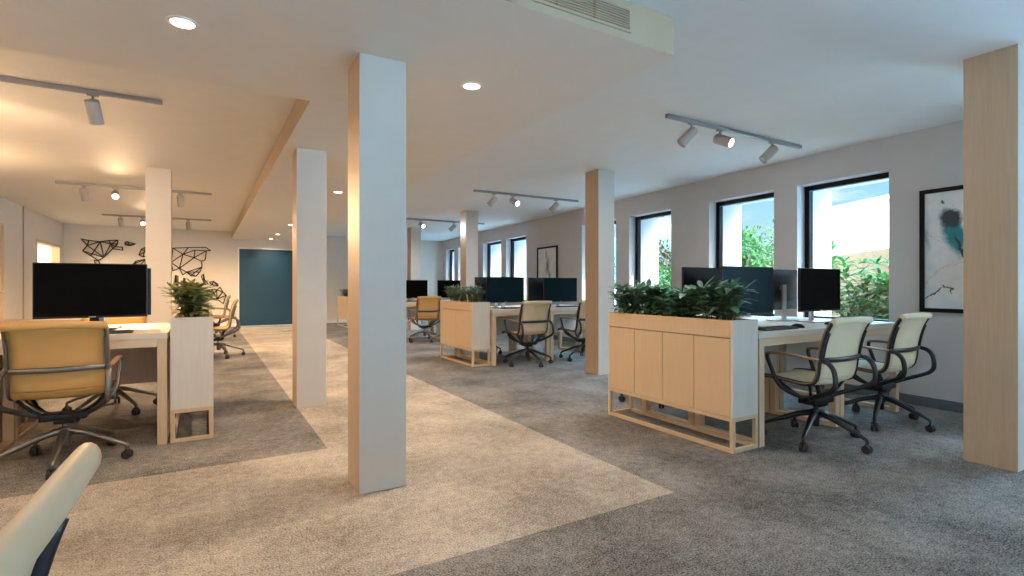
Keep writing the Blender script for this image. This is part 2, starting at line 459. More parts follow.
# lit room behind it
mb = MB(); x0 = XL - 3.2
mb.box(x0 - .1, x0, 11.8, 17., 0, H); mb.box(x0, XL - .15, 11.7, 11.8, 0, H); mb.box(x0, XL - .30, 17., 17.1, 0, H); mb.box(x0, XL - .3, 11.8, 17., H, H + .1); mb.box(x0, XL - .2, 11.8, 17., -.1, 0)
struct(mb.build('wall_meeting_room', 'wall'), 'white walls of the lit room behind the internal window', 'wall')
mb = MB(); mb.box(XL - 1.0, XL - .9, 15.2, 16.9, 0, 2.3, .005)
struct(mb.build('trim_2', 'oak'), 'wooden partition end inside the lit room', 'trim')
t = thing('door_2', (XL, 0, 0), 'wooden door set in the side wall', 'door'); t['kind'] = 'structure'
d = MB(); d.box(.002, .03, 10.35, 11.20, 0.005, 2.03, .004); d.build('door_panel', 'oak', t)
d = MB(); d.box(.002, .045, 11.20, 11.25, .0, 2.08, .004); d.box(.002, .045, 10.30, 10.35, .0, 2.08, .004); d.box(.002, .045, 10.35, 11.20, 2.035, 2.08, .004); d.build('door_frame', 'oak', t)
d = MB(); d.cyl((.03, 11.1, 1.0), (.08, 11.1, 1.0), .01); d.cyl((.08, 11.11, 1.0), (.08, 10.98, 1.0), .009); d.build('handle', 'silver', t)
mb = MB(); mb.box(XL + .001, .74, YB - .014, YB, 0, .09, .004); mb.box(2.2, 6.55, YB - .014, YB, 0, .09, .004)
struct(mb.build('baseboard_end', 'white_trim'), 'white skirting along the far end wall', 'skirting')

# columns -------------------------------------------------------------------
def column(x, y, top, label):
    m = MB(); w = .255
    m.box(x, x + w, y, y + w, 0, top, .003, m='column_cool_lit')
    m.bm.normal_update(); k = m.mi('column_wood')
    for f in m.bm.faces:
        if abs(f.normal.x) > .8: f.material_index = k  # pale fronts and tan sides put cool and warm light into the colour
    struct(m.build('column', loc=(x + w / 2, y + w / 2, 0)), label, 'column')
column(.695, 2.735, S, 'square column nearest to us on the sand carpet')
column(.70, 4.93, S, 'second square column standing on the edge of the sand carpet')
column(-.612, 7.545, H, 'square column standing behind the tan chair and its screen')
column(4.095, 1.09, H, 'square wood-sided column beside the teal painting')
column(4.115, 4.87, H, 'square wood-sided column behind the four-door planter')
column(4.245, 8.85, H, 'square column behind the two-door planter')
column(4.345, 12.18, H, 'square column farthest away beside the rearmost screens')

# air grille in the soffit face ----------------------------------------------
t = thing('air_vent', (0, SY, 0), 'long slatted air grille in the face of the dropped ceiling', 'vent')
gx0, gx1, gz0, gz1 = .50, 1.815, 2.368, 2.468
f = MB(); f.box(gx0, gx1, -.010, -.0005, gz1, gz1 + .012); f.box(gx0, gx1, -.010, -.0005, gz0 - .012, gz0); f.box(gx0 - .012, gx0, -.010, -.0005, gz0 - .012, gz1 + .012); f.box(gx1, gx1 + .012, -.010, -.0005, gz0 - .012, gz1 + .012)
f.build('frame', 'ceil_edge_warm', t)
f = MB(); f.box(gx0, gx1, -.003, -.0006, gz0, gz1); f.build('backing', 'rim', t)
for xx in (1.592, 1.372, 1.152, .932, .712):
    f = MB(); f.box(xx - .004, xx + .004, -.012, -.003, gz0, gz1); f.build('divider', 'rim', t)
for i in range(8):
    z = gz0 + .008 + i * .0122
    f = MB(); f.box(gx0, gx1, -.011, -.004, z, z + .005); f.build('slat', 'ceil_edge_warm', t)

# ------------------------------------------------------------------ lamps
WARM, WARM2, NEUT = (1., .66, .36), (1., .74, .48), (.93, .96, 1.)
def spot(parent, loc, direction, energy, color, angle=110, blend=.8, r=.035, name='lamp_light'):
    l = bpy.data.lights.new(name, 'SPOT'); l.energy = energy; l.color = color
    l.spot_size = math.radians(angle); l.spot_blend = blend; l.shadow_soft_size = r
    o = bpy.data.objects.new(name, l); col.objects.link(o); o.parent = parent; o.location = loc
    o.rotation_euler = Vector(direction).to_track_quat('-Z', 'Y').to_euler()
    return o

def downlight(x, y, label, energy, color, lens='warm_lens'):
    t = thing('recessed_downlight', (x, y, S), label, 'ceiling light', 'recessed downlights in the dropped ceiling')
    m = MB()
    n = 28
    def ring(r, z): return [m.bm.verts.new((r * math.cos(2 * PI * i / n), r * math.sin(2 * PI * i / n), z)) for i in range(n)]
    rs = [ring(.066, -.0005), ring(.064, -.005), ring(.052, -.006), ring(.049, -.003)]
    for a, b in zip(rs, rs[1:]):
        for i in range(n): m.bm.faces.new((a[i], b[i], b[(i + 1) % n], a[(i + 1) % n])).smooth = True
    m.build('trim_ring', 'white_trim', t)
    m = MB(); m.cyl((0, 0, -.0005), (0, 0, -.003), .0495, n=28); m.build('lens', lens, t)
    spot(t, (0, 0, -.02), (0, 0, -1), energy, color, 150, .9, .05)
DL = 85
downlight(-.09, 2.85, 'round recessed downlight above the tan chair in the near dropped ceiling', DL * .7, WARM2)
downlight(1.44, 4.93, 'recessed downlight hidden behind the nearest square column', DL * 1.3, WARM2)
downlight(1.49, 9.15, 'recessed downlight hidden behind the second square column', DL * 1.3, WARM2)
downlight(1.405, 2.85, 'round recessed downlight just past the nearest square column', DL, WARM2)
for i, (yy, nm) in enumerate(((7.0, 'small recessed downlight beside the second square column'), (11.3, 'largest of three tiny downlights before the teal door'), (13.55, 'middle one of three tiny downlights before the teal door'), (15.0, 'tiny recessed downlight closest to the teal door'))):
    downlight(1.50, yy, nm, DL * .9, WARM2)

def track(x0, x1, y, heads, label, color, energy, lens):
    t = thing('track_light', ((x0 + x1) / 2, y, H), label, 'track light', 'spotlight tracks on the upper ceiling')
    cx = (x0 + x1) / 2
    m = MB(); m.box(x0 - cx, x1 - cx, -.018, .018, -.032, -.0005, .003); m.box(x0 - cx + .01, x1 - cx - .01, -.006, .006, -.0335, -.031)
    m.build('rail', 'rail', t)
    for hx, d in heads:
        d = Vector(d).normalized()
        a = Vector((hx - cx, 0, -.032))
        m = MB(); m.box(a.x - .035, a.x + .035, -.013, .013, -.045, -.0335, .003); m.build('adapter', 'rail', t)
        m = MB(); m.cyl(a + Vector((0, 0, -.012)), a + Vector((0, 0, -.062)), .008, n=10); m.build('stem', 'rail', t)
        c = a + Vector((0, 0, -.085)); p0 = c - d * .045; p1 = c + d * .125
        m = MB(); q = p1 - d * (.014 if d.z > -.6 else .058)
        m.lathe(p0, d, [(0, .036), (.003, .042), (.009, .045), (.167, .045), (.170, .044), (.170, .040), (.156 if d.z > -.6 else .112, .038)])
        h = m.build('spot_head', 'lamp_body', t)
        m = MB(); m.cyl(q + d * .0005, q + d * .004, .0365, n=24); m.build('lens', lens, h)
        spot(t, p1 + d * .01, d, energy, color, 80 if d.z > -.6 else 125, .9, .03)
side = (-.50, .34, -.62); face = (.12, -.80, -.40)
track(3.28, 5.20, 3.02, [(3.58, side), (3.95, face), (4.72, side)], 'three-lamp ceiling track over the nearest desks by the windows', NEUT, 60, 'cool_lens')
track(3.42, 5.36, 6.87, [(3.77, side), (4.10, face), (4.91, side)], 'three-lamp ceiling track over the two-door planter desks', NEUT, 85, 'cool_lens')
track(3.55, 5.49, 10.5, [(3.97, face), (4.74, side)], 'ceiling track over the rearmost screens near the window wall', NEUT, 85, 'cool_lens')
dn = (.06, .55, -1); dn2 = (.12, -.25, -1)
track(-2.23, -.28, 4.78, [(-1.75, (1.27, 2.77, -1.1)), (-.70, (.12, .50, -.90))], 'ceiling track above the large black screen, longest seen', WARM, 150, 'warm_lens')
track(-1.75, .09, 9.22, [(-1.45, (.10, .40, -1)), (-1.10, face), (-.32, dn)], 'middle ceiling track of the warm lit recess, before the far column', WARM, 310, 'warm_lens')
track(-1.76, .12, 12.98, [(-1.46, dn), (-1.10, face), (-.31, dn)], 'farthest ceiling track in front of the wire map wall', WARM, 170, 'warm_lens')
def fill_lamp(x, y, label, energy):  # unseen lamp added to throw warm light onto the ceiling
    t = thing('added_fill_lamp', (x, y, 0), label, 'added fill lamp', 'added fill lamps along the side wall')
    m = MB(); m.cyl((0, 0, 0), (0, 0, .022), .14, n=32, bev=.006); m.build('base', 'dark_metal', t)
    m = MB(); m.cyl((0, 0, .02), (0, 0, 1.70), .012, n=12); m.build('pole', 'dark_metal', t)
    m = MB(); m.lathe((0, 0, 1.69), (0, 0, 1), [(0, .02), (.01, .05), (.07, .13), (.11, .165), (.11, .160), (.075, .125), (.03, .045)], 32); m.build('lamp_shade', 'dark_metal', t)
    m = MB(); m.cyl((0, 0, 1.721), (0, 0, 1.745), .04, n=20, bev=.006); m.build('bulb', 'warm_lens', t)
    spot(t, (0, 0, 1.80), (0, 0, 1), energy, WARM, 165, .5, .10)
UP = 90
fill_lamp(-2.45, 1.2, 'added black fill lamp nearest the rear windows', UP)
fill_lamp(-2.45, 3.2, 'added black fill lamp beside the side wall, second along', UP)
fill_lamp(-2.55, 5.4, 'added black fill lamp beside the side wall, third along', UP)
fill_lamp(-2.55, 7.5, 'added black fill lamp nearest the wooden side door', UP * .5)
lt = bpy.data.lights.new('meeting_room_lamp', 'POINT'); lt.energy = 260; lt.color = (1, .86, .68); lt.shadow_soft_size = .2
lo = bpy.data.objects.new('meeting_room_lamp', lt); col.objects.link(lo); lo.location = (XL - 1.6, 14.0, 2.2)

# ------------------------------------------------------------------ planters
def planter(name, x0, x1, y0, y1, doors, label, h=.87):
    t = thing(name, ((x0 + x1) / 2, (y0 + y1) / 2, 0), label, 'planter cabinet')
    w, l = (x1 - x0) / 2, (y1 - y0) / 2; b = .026; zb = .205
    m = MB()
    for sx in (-1, 1):
        for z in (0, zb - .0):
            m.box(min(sx * w, sx * (w - b)), max(sx * w, sx * (w - b)), -l + b, l - b, z, z + b, .002)
    for sy in (-1, 1):
        for z in (0, zb):
            m.box(-w, w, min(sy * l, sy * (l - b)), max(sy * l, sy * (l - b)), z, z + b, .002)
    m.build('base_rail', 'oak', t)
    for sx in (-1, 1):
        for sy in (-1, 1):
            m = MB(); m.box(min(sx * w, sx * (w - b)), max(sx * w, sx * (w - b)), min(sy * l, sy * (l - b)), max(sy * l, sy * (l - b)), b, zb, .001); m.build('leg', 'oak', t)
    z0 = zb + b
    m = MB()                                             # carcass: ends paler, cool light put into their colour
    for sy in (-1, 1):
        m.box(-w, w, min(sy * l, sy * (l - .02)), max(sy * l, sy * (l - .02)), z0, h, .001, m='oak_cool_lit')
    for sx in (-1, 1):
        m.box(min(sx * (w - .022), sx * (w - .032)), max(sx * (w - .022), sx * (w - .032)), -l + .02, l - .02, z0, h - .12, m='oak')
    m.box(-w + .03, w - .03, -l + .02, l - .02, z0, z0 + .018, m='oak')
    m.build('carcass', None, t)
    for sx in (-1, 1):
        xa, xb = sorted((sx * w, sx * (w - .02)))
        m = MB(); m.box(xa, xb, -l + .021, l - .021, h - .115, h, .001); m.build('fascia', 'oak', t)
        n = doors; L = 2 * l - .044
        for i in range(n):
            a = -l + .022 + L * i / n + .002; c = -l + .022 + L * (i + 1) / n - .002
            m = MB(); m.box(xa, xb, a, c, z0 + .003, h - .121, .0015); m.build('door', 'oak', t)
    m = MB(); m.box(-w + .021, w - .021, -l + .021, l - .021, h - .06, h - .03)
    m.build('soil', 'soil', t)
    return t
planter('planter_cabinet', 2.950, 3.212, 2.155, 3.365, 4, 'pale oak planter cabinet with four doors on an open base frame', .868)
planter('planter_cabinet', 3.083, 3.35, 6.23, 7.33, 2, 'pale oak planter cabinet with two doors in front of a column', .865)
planter('planter_cabinet', -.207, .052, 4.29, 5.47, 4, 'tall narrow pale planter cabinet seen end-on beside the large black screen', .872)
planter('planter_cabinet', 3.13, 3.44, 13.5, 14.7, 4, 'small distant oak planter cabinet against the far wall past the columns', .80)

# ------------------------------------------------------------------ plants
def leaf(bm, base, d, up, L, W, droop, mi=0):
    d = d.normalized(); s = d.cross(up)
    if s.length < .05: s = d.cross(Vector((1, .3, .2)))
    s.normalize(); n = s.cross(d)
    prof = [(0, .10), (.25, .75), (.55, 1.), (.82, .55), (1., 0)]
    L0 = []
    for t, w in prof:
        p = base + d * (L * t) - Vector((0, 0, 1)) * (droop * L * t * t)
        L0.append((p, w * W / 2))
    mid = [bm.verts.new(p - n * (W * .10) * (w > 0)) for p, w in L0]
    lf = [bm.verts.new(p + s * w) for p, w in L0[:-1]]; rt = [bm.verts.new(p - s * w) for p, w in L0[:-1]]
    for i in range(len(prof) - 1):
        last = i == len(prof) - 2
        for side, fl in ((lf, 0), (rt, 1)):
            vs = [mid[i], mid[i + 1], side[i]] if last else [mid[i], mid[i + 1], side[i + 1], side[i]]
            if fl: vs = vs[::-1]
            f = bm.faces.new(vs); f.smooth = True

def plant_meshes(seed, stems, height, L, W, spread, per=9, up0=.35, upvar=.6, lower=.25, step=.045):
    rnd = random.Random(seed); fm, sm = MB(), MB()
    for k in range(stems):
        a = rnd.uniform(0, 2 * PI); r = spread * math.sqrt(rnd.random())
        hh = height * rnd.uniform(.6, 1.05)
        root = Vector((math.cos(a) * r * .35, math.sin(a) * r * .35, 0))
        tip = Vector((math.cos(a) * r, math.sin(a) * r, hh))
        midp = root * .45 + tip * .55 + Vector((rnd.uniform(-.01, .01), rnd.uniform(-.01, .01), .02))
        sm.tube([root, midp, tip], [.005, .004, .002], 5, smooth=3)
        n = max(3, int(hh * (1 - lower) / step))
        for j in range(n + 1):
            t = lower + (1 - lower) * j / n
            p = root.lerp(tip, t) if t > .98 else (root * (1 - t) ** 2 + midp * 2 * t * (1 - t) + tip * t * t)
            cnt = per if j == n else max(2, per // 3)
            a0 = rnd.uniform(0, 6.28)
            for q in range(cnt):
                aa = a0 + q * 2.4 + rnd.uniform(-.3, .3)
                el = up0 + rnd.uniform(-.5, .5) * upvar + (.35 * q / cnt if j == n else 0)
                d = Vector((math.cos(aa) * math.cos(el), math.sin(aa) * math.cos(el), math.sin(el)))
                leaf(fm.bm, p, d, Vector((0, 0, 1)), L * rnd.uniform(.65, 1.15), W * rnd.uniform(.8, 1.15), rnd.uniform(.1, .5))
    return fm, sm

def plant(name, loc, label, group, leafm, **kw):
    t = thing(name, loc, label, 'plant', group)
    fm, sm = plant_meshes(**kw)
    fm.build('foliage', leafm, t); sm.build('stem', 'stem', t)
    return t
protos = [plant('leafy_plant', (3.08, 2.26, .835), 'dark green broad-leaved plant in the four-door oak planter', 'dark green plants in the four-door planter', 'leaf',
                seed=s, stems=7, height=.24, L=.145, W=.048, spread=.12, per=10) for s in (1,)]
protos += [plant('leafy_plant', (3.07, 2.42 + .16 * (s - 2), .835), 'dark green broad-leaved plant in the four-door oak planter', 'dark green plants in the four-door planter', 'leaf',
                seed=s, stems=7, height=(.27, .23, .20)[s - 2], L=.14, W=.048, spread=.12, per=9) for s in (2, 3, 4)]
rnd = random.Random(5)
for k, yy in enumerate((2.92, 3.06, 3.17, 3.25, 2.34, 2.66, 2.99)):
    c = copy_tree(protos[(k * 2 + 1) % 4]); c.location = (3.08 + rnd.uniform(-.035, .035), yy, .835); c.rotation_euler = (0, 0, rnd.uniform(0, 6.28))
    s_ = rnd.uniform(.85, 1.0); c.scale = (s_, s_, s_)
p0 = plant('bushy_plant', (3.215, 6.42, .83), 'feathery grey-green plant in the two-door oak planter', 'feathery plants in the two-door planter', 'leaf_g',
           seed=11, stems=16, height=.22, L=.085, W=.013, spread=.15, per=10, up0=.6, step=.022)
for k, yy in enumerate((6.62, 6.92, 7.12)):
    c = copy_tree(p0); c.location = (3.215, yy, .83); c.rotation_euler = (0, 0, 1.7 + 2.1 * k)
plant('leafy_plant', (-.08, 4.44, .835), 'tall yellow-green plant at the near end of the narrow planter cabinet', None, 'leaf_y',
      seed=21, stems=16, height=.25, L=.12, W=.042, spread=.12, per=11, up0=.3, lower=.02)
q0 = plant('leafy_plant', (-.08, 4.75, .85), 'yellow-green plant partly hidden behind the front plant of the narrow planter', 'rear plants of the narrow planter', 'leaf_y',
      seed=22, stems=8, height=.20, L=.11, W=.034, spread=.11, per=9, up0=.3)
c = copy_tree(q0); c.location = (-.08, 5.1, .85); c.rotation_euler = (0, 0, 2)
plant('bushy_plant', (3.27, 14.4, .765), 'small round dark plant on the distant planter cabinet', None, 'leaf', seed=31, stems=16, height=.2, L=.08, W=.03, spread=.14, per=10)

# ------------------------------------------------------------------ desks
def desk(x0, x1, y0, y1, label, front=-1, zt=.78, modesty='panel_white'):
    """y0..y1 the depth; front = -1 when the user sits on the small-y side"""
    t = thing('office_desk', ((x0 + x1) / 2, (y0 + y1) / 2, 0), label, 'desk', 'oak office desks')
    w, l = (x1 - x0) / 2, (y1 - y0) / 2
    m = MB(); m.box(-w, w, -l, l, zt - .038, zt, .003); m.build('desktop', 'desk_top', t)
    for ya in (-l + .004, l - .024):
        m = MB(); m.box(-w + .062, w - .062, ya, ya + .020, zt - .095, zt - .0385, .002); m.build('apron', 'oak_x', t)
    for sx in (-1, 1):
        xa, xb = sorted((sx * (w - .004), sx * (w - .060)))
        for sy in (-1, 1):
            ya, yb = sorted((sy * l, sy * (l - .05)))
            m = MB(); m.box(xa, xb, ya, yb, 0, zt - .0385, .002); m.build('leg', 'oak', t)
        for za, zb, nm in ((0, .035, 'floor_rail'), (zt - .09, zt - .0386, 'top_rail')):
            m = MB(); m.box(xa, xb, -l + .05, l - .05, za, zb, .002); m.build(nm, 'oak', t)
    if modesty:
        yy = -front * (l - .06)
        m = MB(); m.box(-w + .07, w - .07, yy - .008, yy + .008, .36, zt - .10, .002); m.build('modesty_panel', modesty, t)
    return t
# by the windows, near
RY = (2.15, 2.69, 2.70, 3.24)
desk(3.218, 4.235, RY[0], RY[1], 'near oak desk touching the four-door planter cabinet', -1, .775)
desk(4.240, 5.20, RY[0], RY[1], 'near oak desk next to the teal painting', -1, .775)
desk(3.218, 4.235, RY[2], RY[3], 'oak desk facing the near one, by the four-door planter, windows side', 1, .775)
desk(4.240, 5.20, RY[2], RY[3], 'oak desk facing the near one, by the biggest window', 1, .775)
# by the windows, middle
FY = (6.18, 6.72, 6.73, 7.27)
desk(3.358, 4.31, FY[0], FY[1], 'oak desk touching the two-door planter cabinet', -1, .765)
desk(4.315, 5.30, FY[0], FY[1], 'oak desk beyond the one touching the two-door planter, partly behind a column', -1, .765)
desk(3.358, 4.31, FY[2], FY[3], 'oak desk back to back with the one touching the two-door planter', 1, .765)
desk(4.315, 5.30, FY[2], FY[3], 'oak desk back to back behind the second desk of the middle group', 1, .765)
# by the windows, far
desk(3.30, 4.14, 9.85, 10.39, 'rearmost oak desk behind the far tan chair', -1, .765)
desk(4.145, 5.0, 9.85, 10.39, 'rearmost oak desk in front of the corner windows', -1, .765)
# warm side
desk(-1.19, -.222, 4.29, 4.85, 'oak desk with the large black screen and tan chair', -1, .77, 'column_wood')
desk(-2.16, -1.195, 4.29, 4.85, 'oak desk cut off by the picture edge beside the tan chair', -1, .77, 'column_wood')
desk(-1.19, -.222, 4.86, 5.42, 'oak desk facing the one with the large black screen', 1, .77, False)
desk(-2.16, -1.195, 4.86, 5.42, 'oak desk facing the one cut off by the picture edge', 1, .77, False)
def desk_side(x0, x1, y0, y1, label, zt=.77):
    t = desk(-(y1 - y0) / 2, (y1 - y0) / 2, -(x1 - x0) / 2, (x1 - x0) / 2, label, 1, zt)
    t.location = ((x0 + x1) / 2, (y0 + y1) / 2, 0); t.rotation_euler = (0, 0, PI / 2)
    return t
desk_side(-.45, .06, 8.55, 9.60, 'far oak desk under the wire map, nearer of its row behind the narrow planter')
desk_side(-.45, .06, 11.85, 12.9, 'farthest oak desk under the wire map beside the teal door')

m = MB()
t = thing('drawer_pedestal', (-1.42, 5.24, 0), 'grey drawer pedestal on the floor under the desk at the picture edge', 'drawer unit')
m = MB(); m.box(-.2, .2, -.165, .17, .02, .60, .004); m.build('body', 'panel_grey', t)
for i in range(3):
    m = MB(); m.box(-.196, .196, -.185, -.166, .04 + i * .187, .218 + i * .187, .003); dr = m.build('drawer', 'panel_grey', t)
    m = MB(); m.box(-.06, .06, -.195, -.185, .175 + i * .187, .187 + i * .187, .002); m.build('handle', 'silver', dr)
for sx in (-.15, .15):
    for sy in (-.12, .12):
        m = MB(); m.cyl((sx, sy, 0), (sx, sy, .02), .018, n=12); m.build('foot', 'rubber', t)
t = thing('low_cabinet', (-1.5, 7.95, 0), 'low brown storage cabinet seen under the desk by the far column', 'cabinet')
m = MB(); m.box(-.72, .84, -.2, .2, .05, .70, .004); m.build('body', 'column_wood', t)
m = MB(); m.box(-.70, .82, -.185, .185, 0, .05); m.build('plinth', 'white_trim', t)
for i in range(3):
    m = MB(); m.box(-.715 + i * .518, -.205 + i * .518, -.22, -.201, .06, .69, .002); m.build('door', 'column_wood', t)

# ------------------------------------------------------------------ screens, keyboards
def monitor(x, y, z0, label, rz=0., w=.63, h=.372, zt=.775, scr='screen', std='silver'):
    """screen faces -y before rotation"""
    t = thing('computer_monitor', (x, y, zt), label, 'monitor', None, rz)
    zc = z0 - zt
    m = MB(); m.box(-w / 2, w / 2, -.012, .010, zc, zc + h, .004); m.build('bezel', 'shell', t)
    m = MB(); m.box(-w / 2 + .007, w / 2 - .007, -.0135, -.0119, zc + .016, zc + h - .007); m.build('screen', scr, t)
    # softly domed rear shell
    b = MB(); n, k = 12, 8; g = []
    for i in range(n + 1):
        row = []
        for j in range(k + 1):
            u, v = -1 + 2 * i / n, -1 + 2 * j / k
            dome = (1 - abs(u) ** 3) * (1 - abs(v) ** 3)
            row.append(b.bm.verts.new((u * (w / 2 - .004), .0095 + .032 * dome, zc + h / 2 + v * (h / 2 - .004))))
        g.append(row)
    for i in range(n):
        for j in range(k):
            b.bm.faces.new((g[i][j], g[i][j + 1], g[i + 1][j + 1], g[i + 1][j])).smooth = True
    b.build('back_shell', 'shell', t)
    s = MB()
    s.box(-.028, .028, .062, .082, .012, zc + h * .62, .006)
    s.build('stand_post', std, t)
    s = MB(); s.tube([(0, .072, zc + h * .55), (0, .055, zc + h * .55), (0, .038, zc + h * .52)], .020, 14); s.build('stand_neck', std, t)
    s = MB(); s.box(-.12, .12, -.03, .15, 0.0, .012, .005); s.build('stand_base', std, t)
    m = MB(); m.box(-.02, .02, -.0140, -.0134, zc + .004, zc + .011); m.build('badge', 'silver', t)
    return t
monitor(3.595, 2.50, .87, 'dark blue-black screen facing the nearest cream chair by the planter', zt=.775, scr='screen_teal')
monitor(4.595, 2.50, .872, 'black screen with a silver stand facing the chair by the painting', zt=.775)
monitor(3.60, 2.86, .872, 'screen seen from its rear above the four-door planter plants', PI, zt=.775)
monitor(4.54, 2.86, .872, 'screen seen from its rear between the two near front-facing screens', PI, zt=.775)
monitor(3.76, 6.52, .845, 'screen facing the beige chair beside the two-door planter', zt=.765, scr='screen_teal')
monitor(4.745, 6.52, .84, 'teal-tinted screen under the small grey drawing', zt=.765, scr='screen_teal')
monitor(3.76, 6.88, .845, 'rear-facing screen just above the feathery planter plants', PI, zt=.765)
monitor(4.70, 6.88, .845, 'rear-facing screen overlapped by the teal-tinted screen', PI, zt=.765)
monitor(3.665, 10.15, .83, 'far black screen above the far tan chair', zt=.765)
monitor(4.52, 10.15, .83, 'far black screen partly behind the feathery plants', zt=.765)
monitor(-.684, 4.66, .868, 'large black screen behind the tan chair', w=.635, h=.385, zt=.77, std='shell')
monitor(-.68, 5.02, .862, 'screen turned away just behind the large black screen', PI, w=.62, zt=.77)
monitor(-.36, 9.1, .87, 'screen seen edge-on above the narrow planter plant', PI / 2, zt=.77)
monitor(-.36, 12.4, .87, 'screen on the farthest desk under the wire map', PI / 2, zt=.77)

def keyboard(x, y, z, label, rz=0.):
    t = thing('keyboard', (x, y, z), label, 'keyboard', None, rz)
    m = MB(); m.box(-.2, .2, -.062, .062, 0, .014, .005); m.build('case', 'keys', t)
    m = MB()
    for r in range(5):
        for c in range(14):
            m.box(-.19 + c * .0272, -.19 + c * .0272 + .0225, -.053 + r * .0215, -.053 + r * .0215 + .018, .0142, .0185)
    m.build('key', 'shell', t)
    return t
def mouse(x, y, z, label):
    t = MB(); b = bmesh.new(); bmesh.ops.create_uvsphere(b, u_segments=16, v_segments=8, radius=1)
    for v in b.verts: v.co = Vector((v.co.x * .031, v.co.y * .053, max(0, v.co.z) * .032))
    t.merge(b, None, smooth=True)
    o = t.build('computer_mouse', 'shell'); o.location = (x, y, z); tag(o, label, 'mouse')
keyboard(3.60, 2.275, .775, 'dark keyboard on the desk beside the four-door planter')
mouse(3.90, 2.285, .775, 'dark mouse beside the keyboard at the four-door planter desk')
keyboard(4.58, 2.285, .775, 'dark keyboard on the desk behind the cream chair by the painting')
mouse(4.86, 2.30, .775, 'dark mouse on the desk by the biggest window')
keyboard(3.80, 6.33, .765, 'dark keyboard on the desk at the two-door planter')
keyboard(4.76, 6.33, .765, 'dark keyboard under the teal-tinted screen')
keyboard(3.65, 10.0, .765, 'dark keyboard on the rearmost desk')
keyboard(-.63, 4.43, .77, 'dark keyboard in front of the large black screen')
mb = MB()
mb.box(-.04, .04, -.055, .055, 0, .004, .002)
bx = mb.build('sticky_note_pad', 'teal'); bx.location = (4.16, 10.1, .765); tag(bx, 'small blue note pad on the rearmost desk', 'note pad')

# ------------------------------------------------------------------ chairs
def bez(pts, n=6):
    """catmull-rom in 2-D"""
    out = []
    for i in range(len(pts) - 1):
        p0 = Vector(pts[max(i - 1, 0)]); p1 = Vector(pts[i]); p2 = Vector(pts[i + 1]); p3 = Vector(pts[min(i + 2, len(pts) - 1)])
        for k in range(n):
            t = k / n
            out.append(.5 * ((2 * p1) + (p2 - p0) * t + (2 * p0 - 5 * p1 + 4 * p2 - p3) * t * t + (3 * p1 - p0 - 3 * p2 + p3) * t ** 3))
    out.append(Vector(pts[-1]))
    return out
SEAT = [(.305, .420), (.285, .440), (.20, .448), (.07, .440), (-.05, .432), (-.115, .445), (-.142, .480)]
BACK = [(-.142, .480), (-.153, .53), (-.161, .60), (-.179, .70), (-.206, .79), (-.240, .855)]
HW = .222
def sheet(prof, hw, th, sag, bulge):
    P = bez(prof, 5); m = MB(); n = 8; top, bot = [], []
    for i, p in enumerate(P):
        t = (P[min(i + 1, len(P) - 1)] - P[max(i - 1, 0)]).normalized(); nn = Vector((-t.y, t.x))
        if nn.y < 0 and abs(nn.y) > abs(nn.x): nn = -nn
        # nn points to the sitter's side
        nn = Vector((t.y, -t.x)); 
        ra, rb = [], []
        for j in range(n + 1):
            u = -1 + 2 * j / n
            o = sag * (1 - u * u)
            q = p - nn * o
            ra.append(m.bm.verts.new((u * hw, q.x + nn.x * th / 2, q.y + nn.y * th / 2)))
            rb.append(m.bm.verts.new((u * hw, q.x - nn.x * th / 2, q.y - nn.y * th / 2)))
        top.append(ra); bot.append(rb)
    for i in range(len(P) - 1):
        for j in range(n):
            m.bm.faces.new((top[i][j], top[i][j + 1], top[i + 1][j + 1], top[i + 1][j])).smooth = True
            m.bm.faces.new((bot[i][j], bot[i + 1][j], bot[i + 1][j + 1], bot[i][j + 1])).smooth = True
        m.bm.faces.new((top[i][0], top[i + 1][0], bot[i + 1][0], bot[i][0])); m.bm.faces.new((top[i][n], bot[i][n], bot[i + 1][n], top[i + 1][n]))
    for i in (0, -1):
        for j in range(n):
            v = (top[i][j], bot[i][j], bot[i][j + 1], top[i][j + 1])
            m.bm.faces.new(v if i == 0 else v[::-1])
    bmesh.ops.recalc_face_normals(m.bm, faces=m.bm.faces[:])
    return m

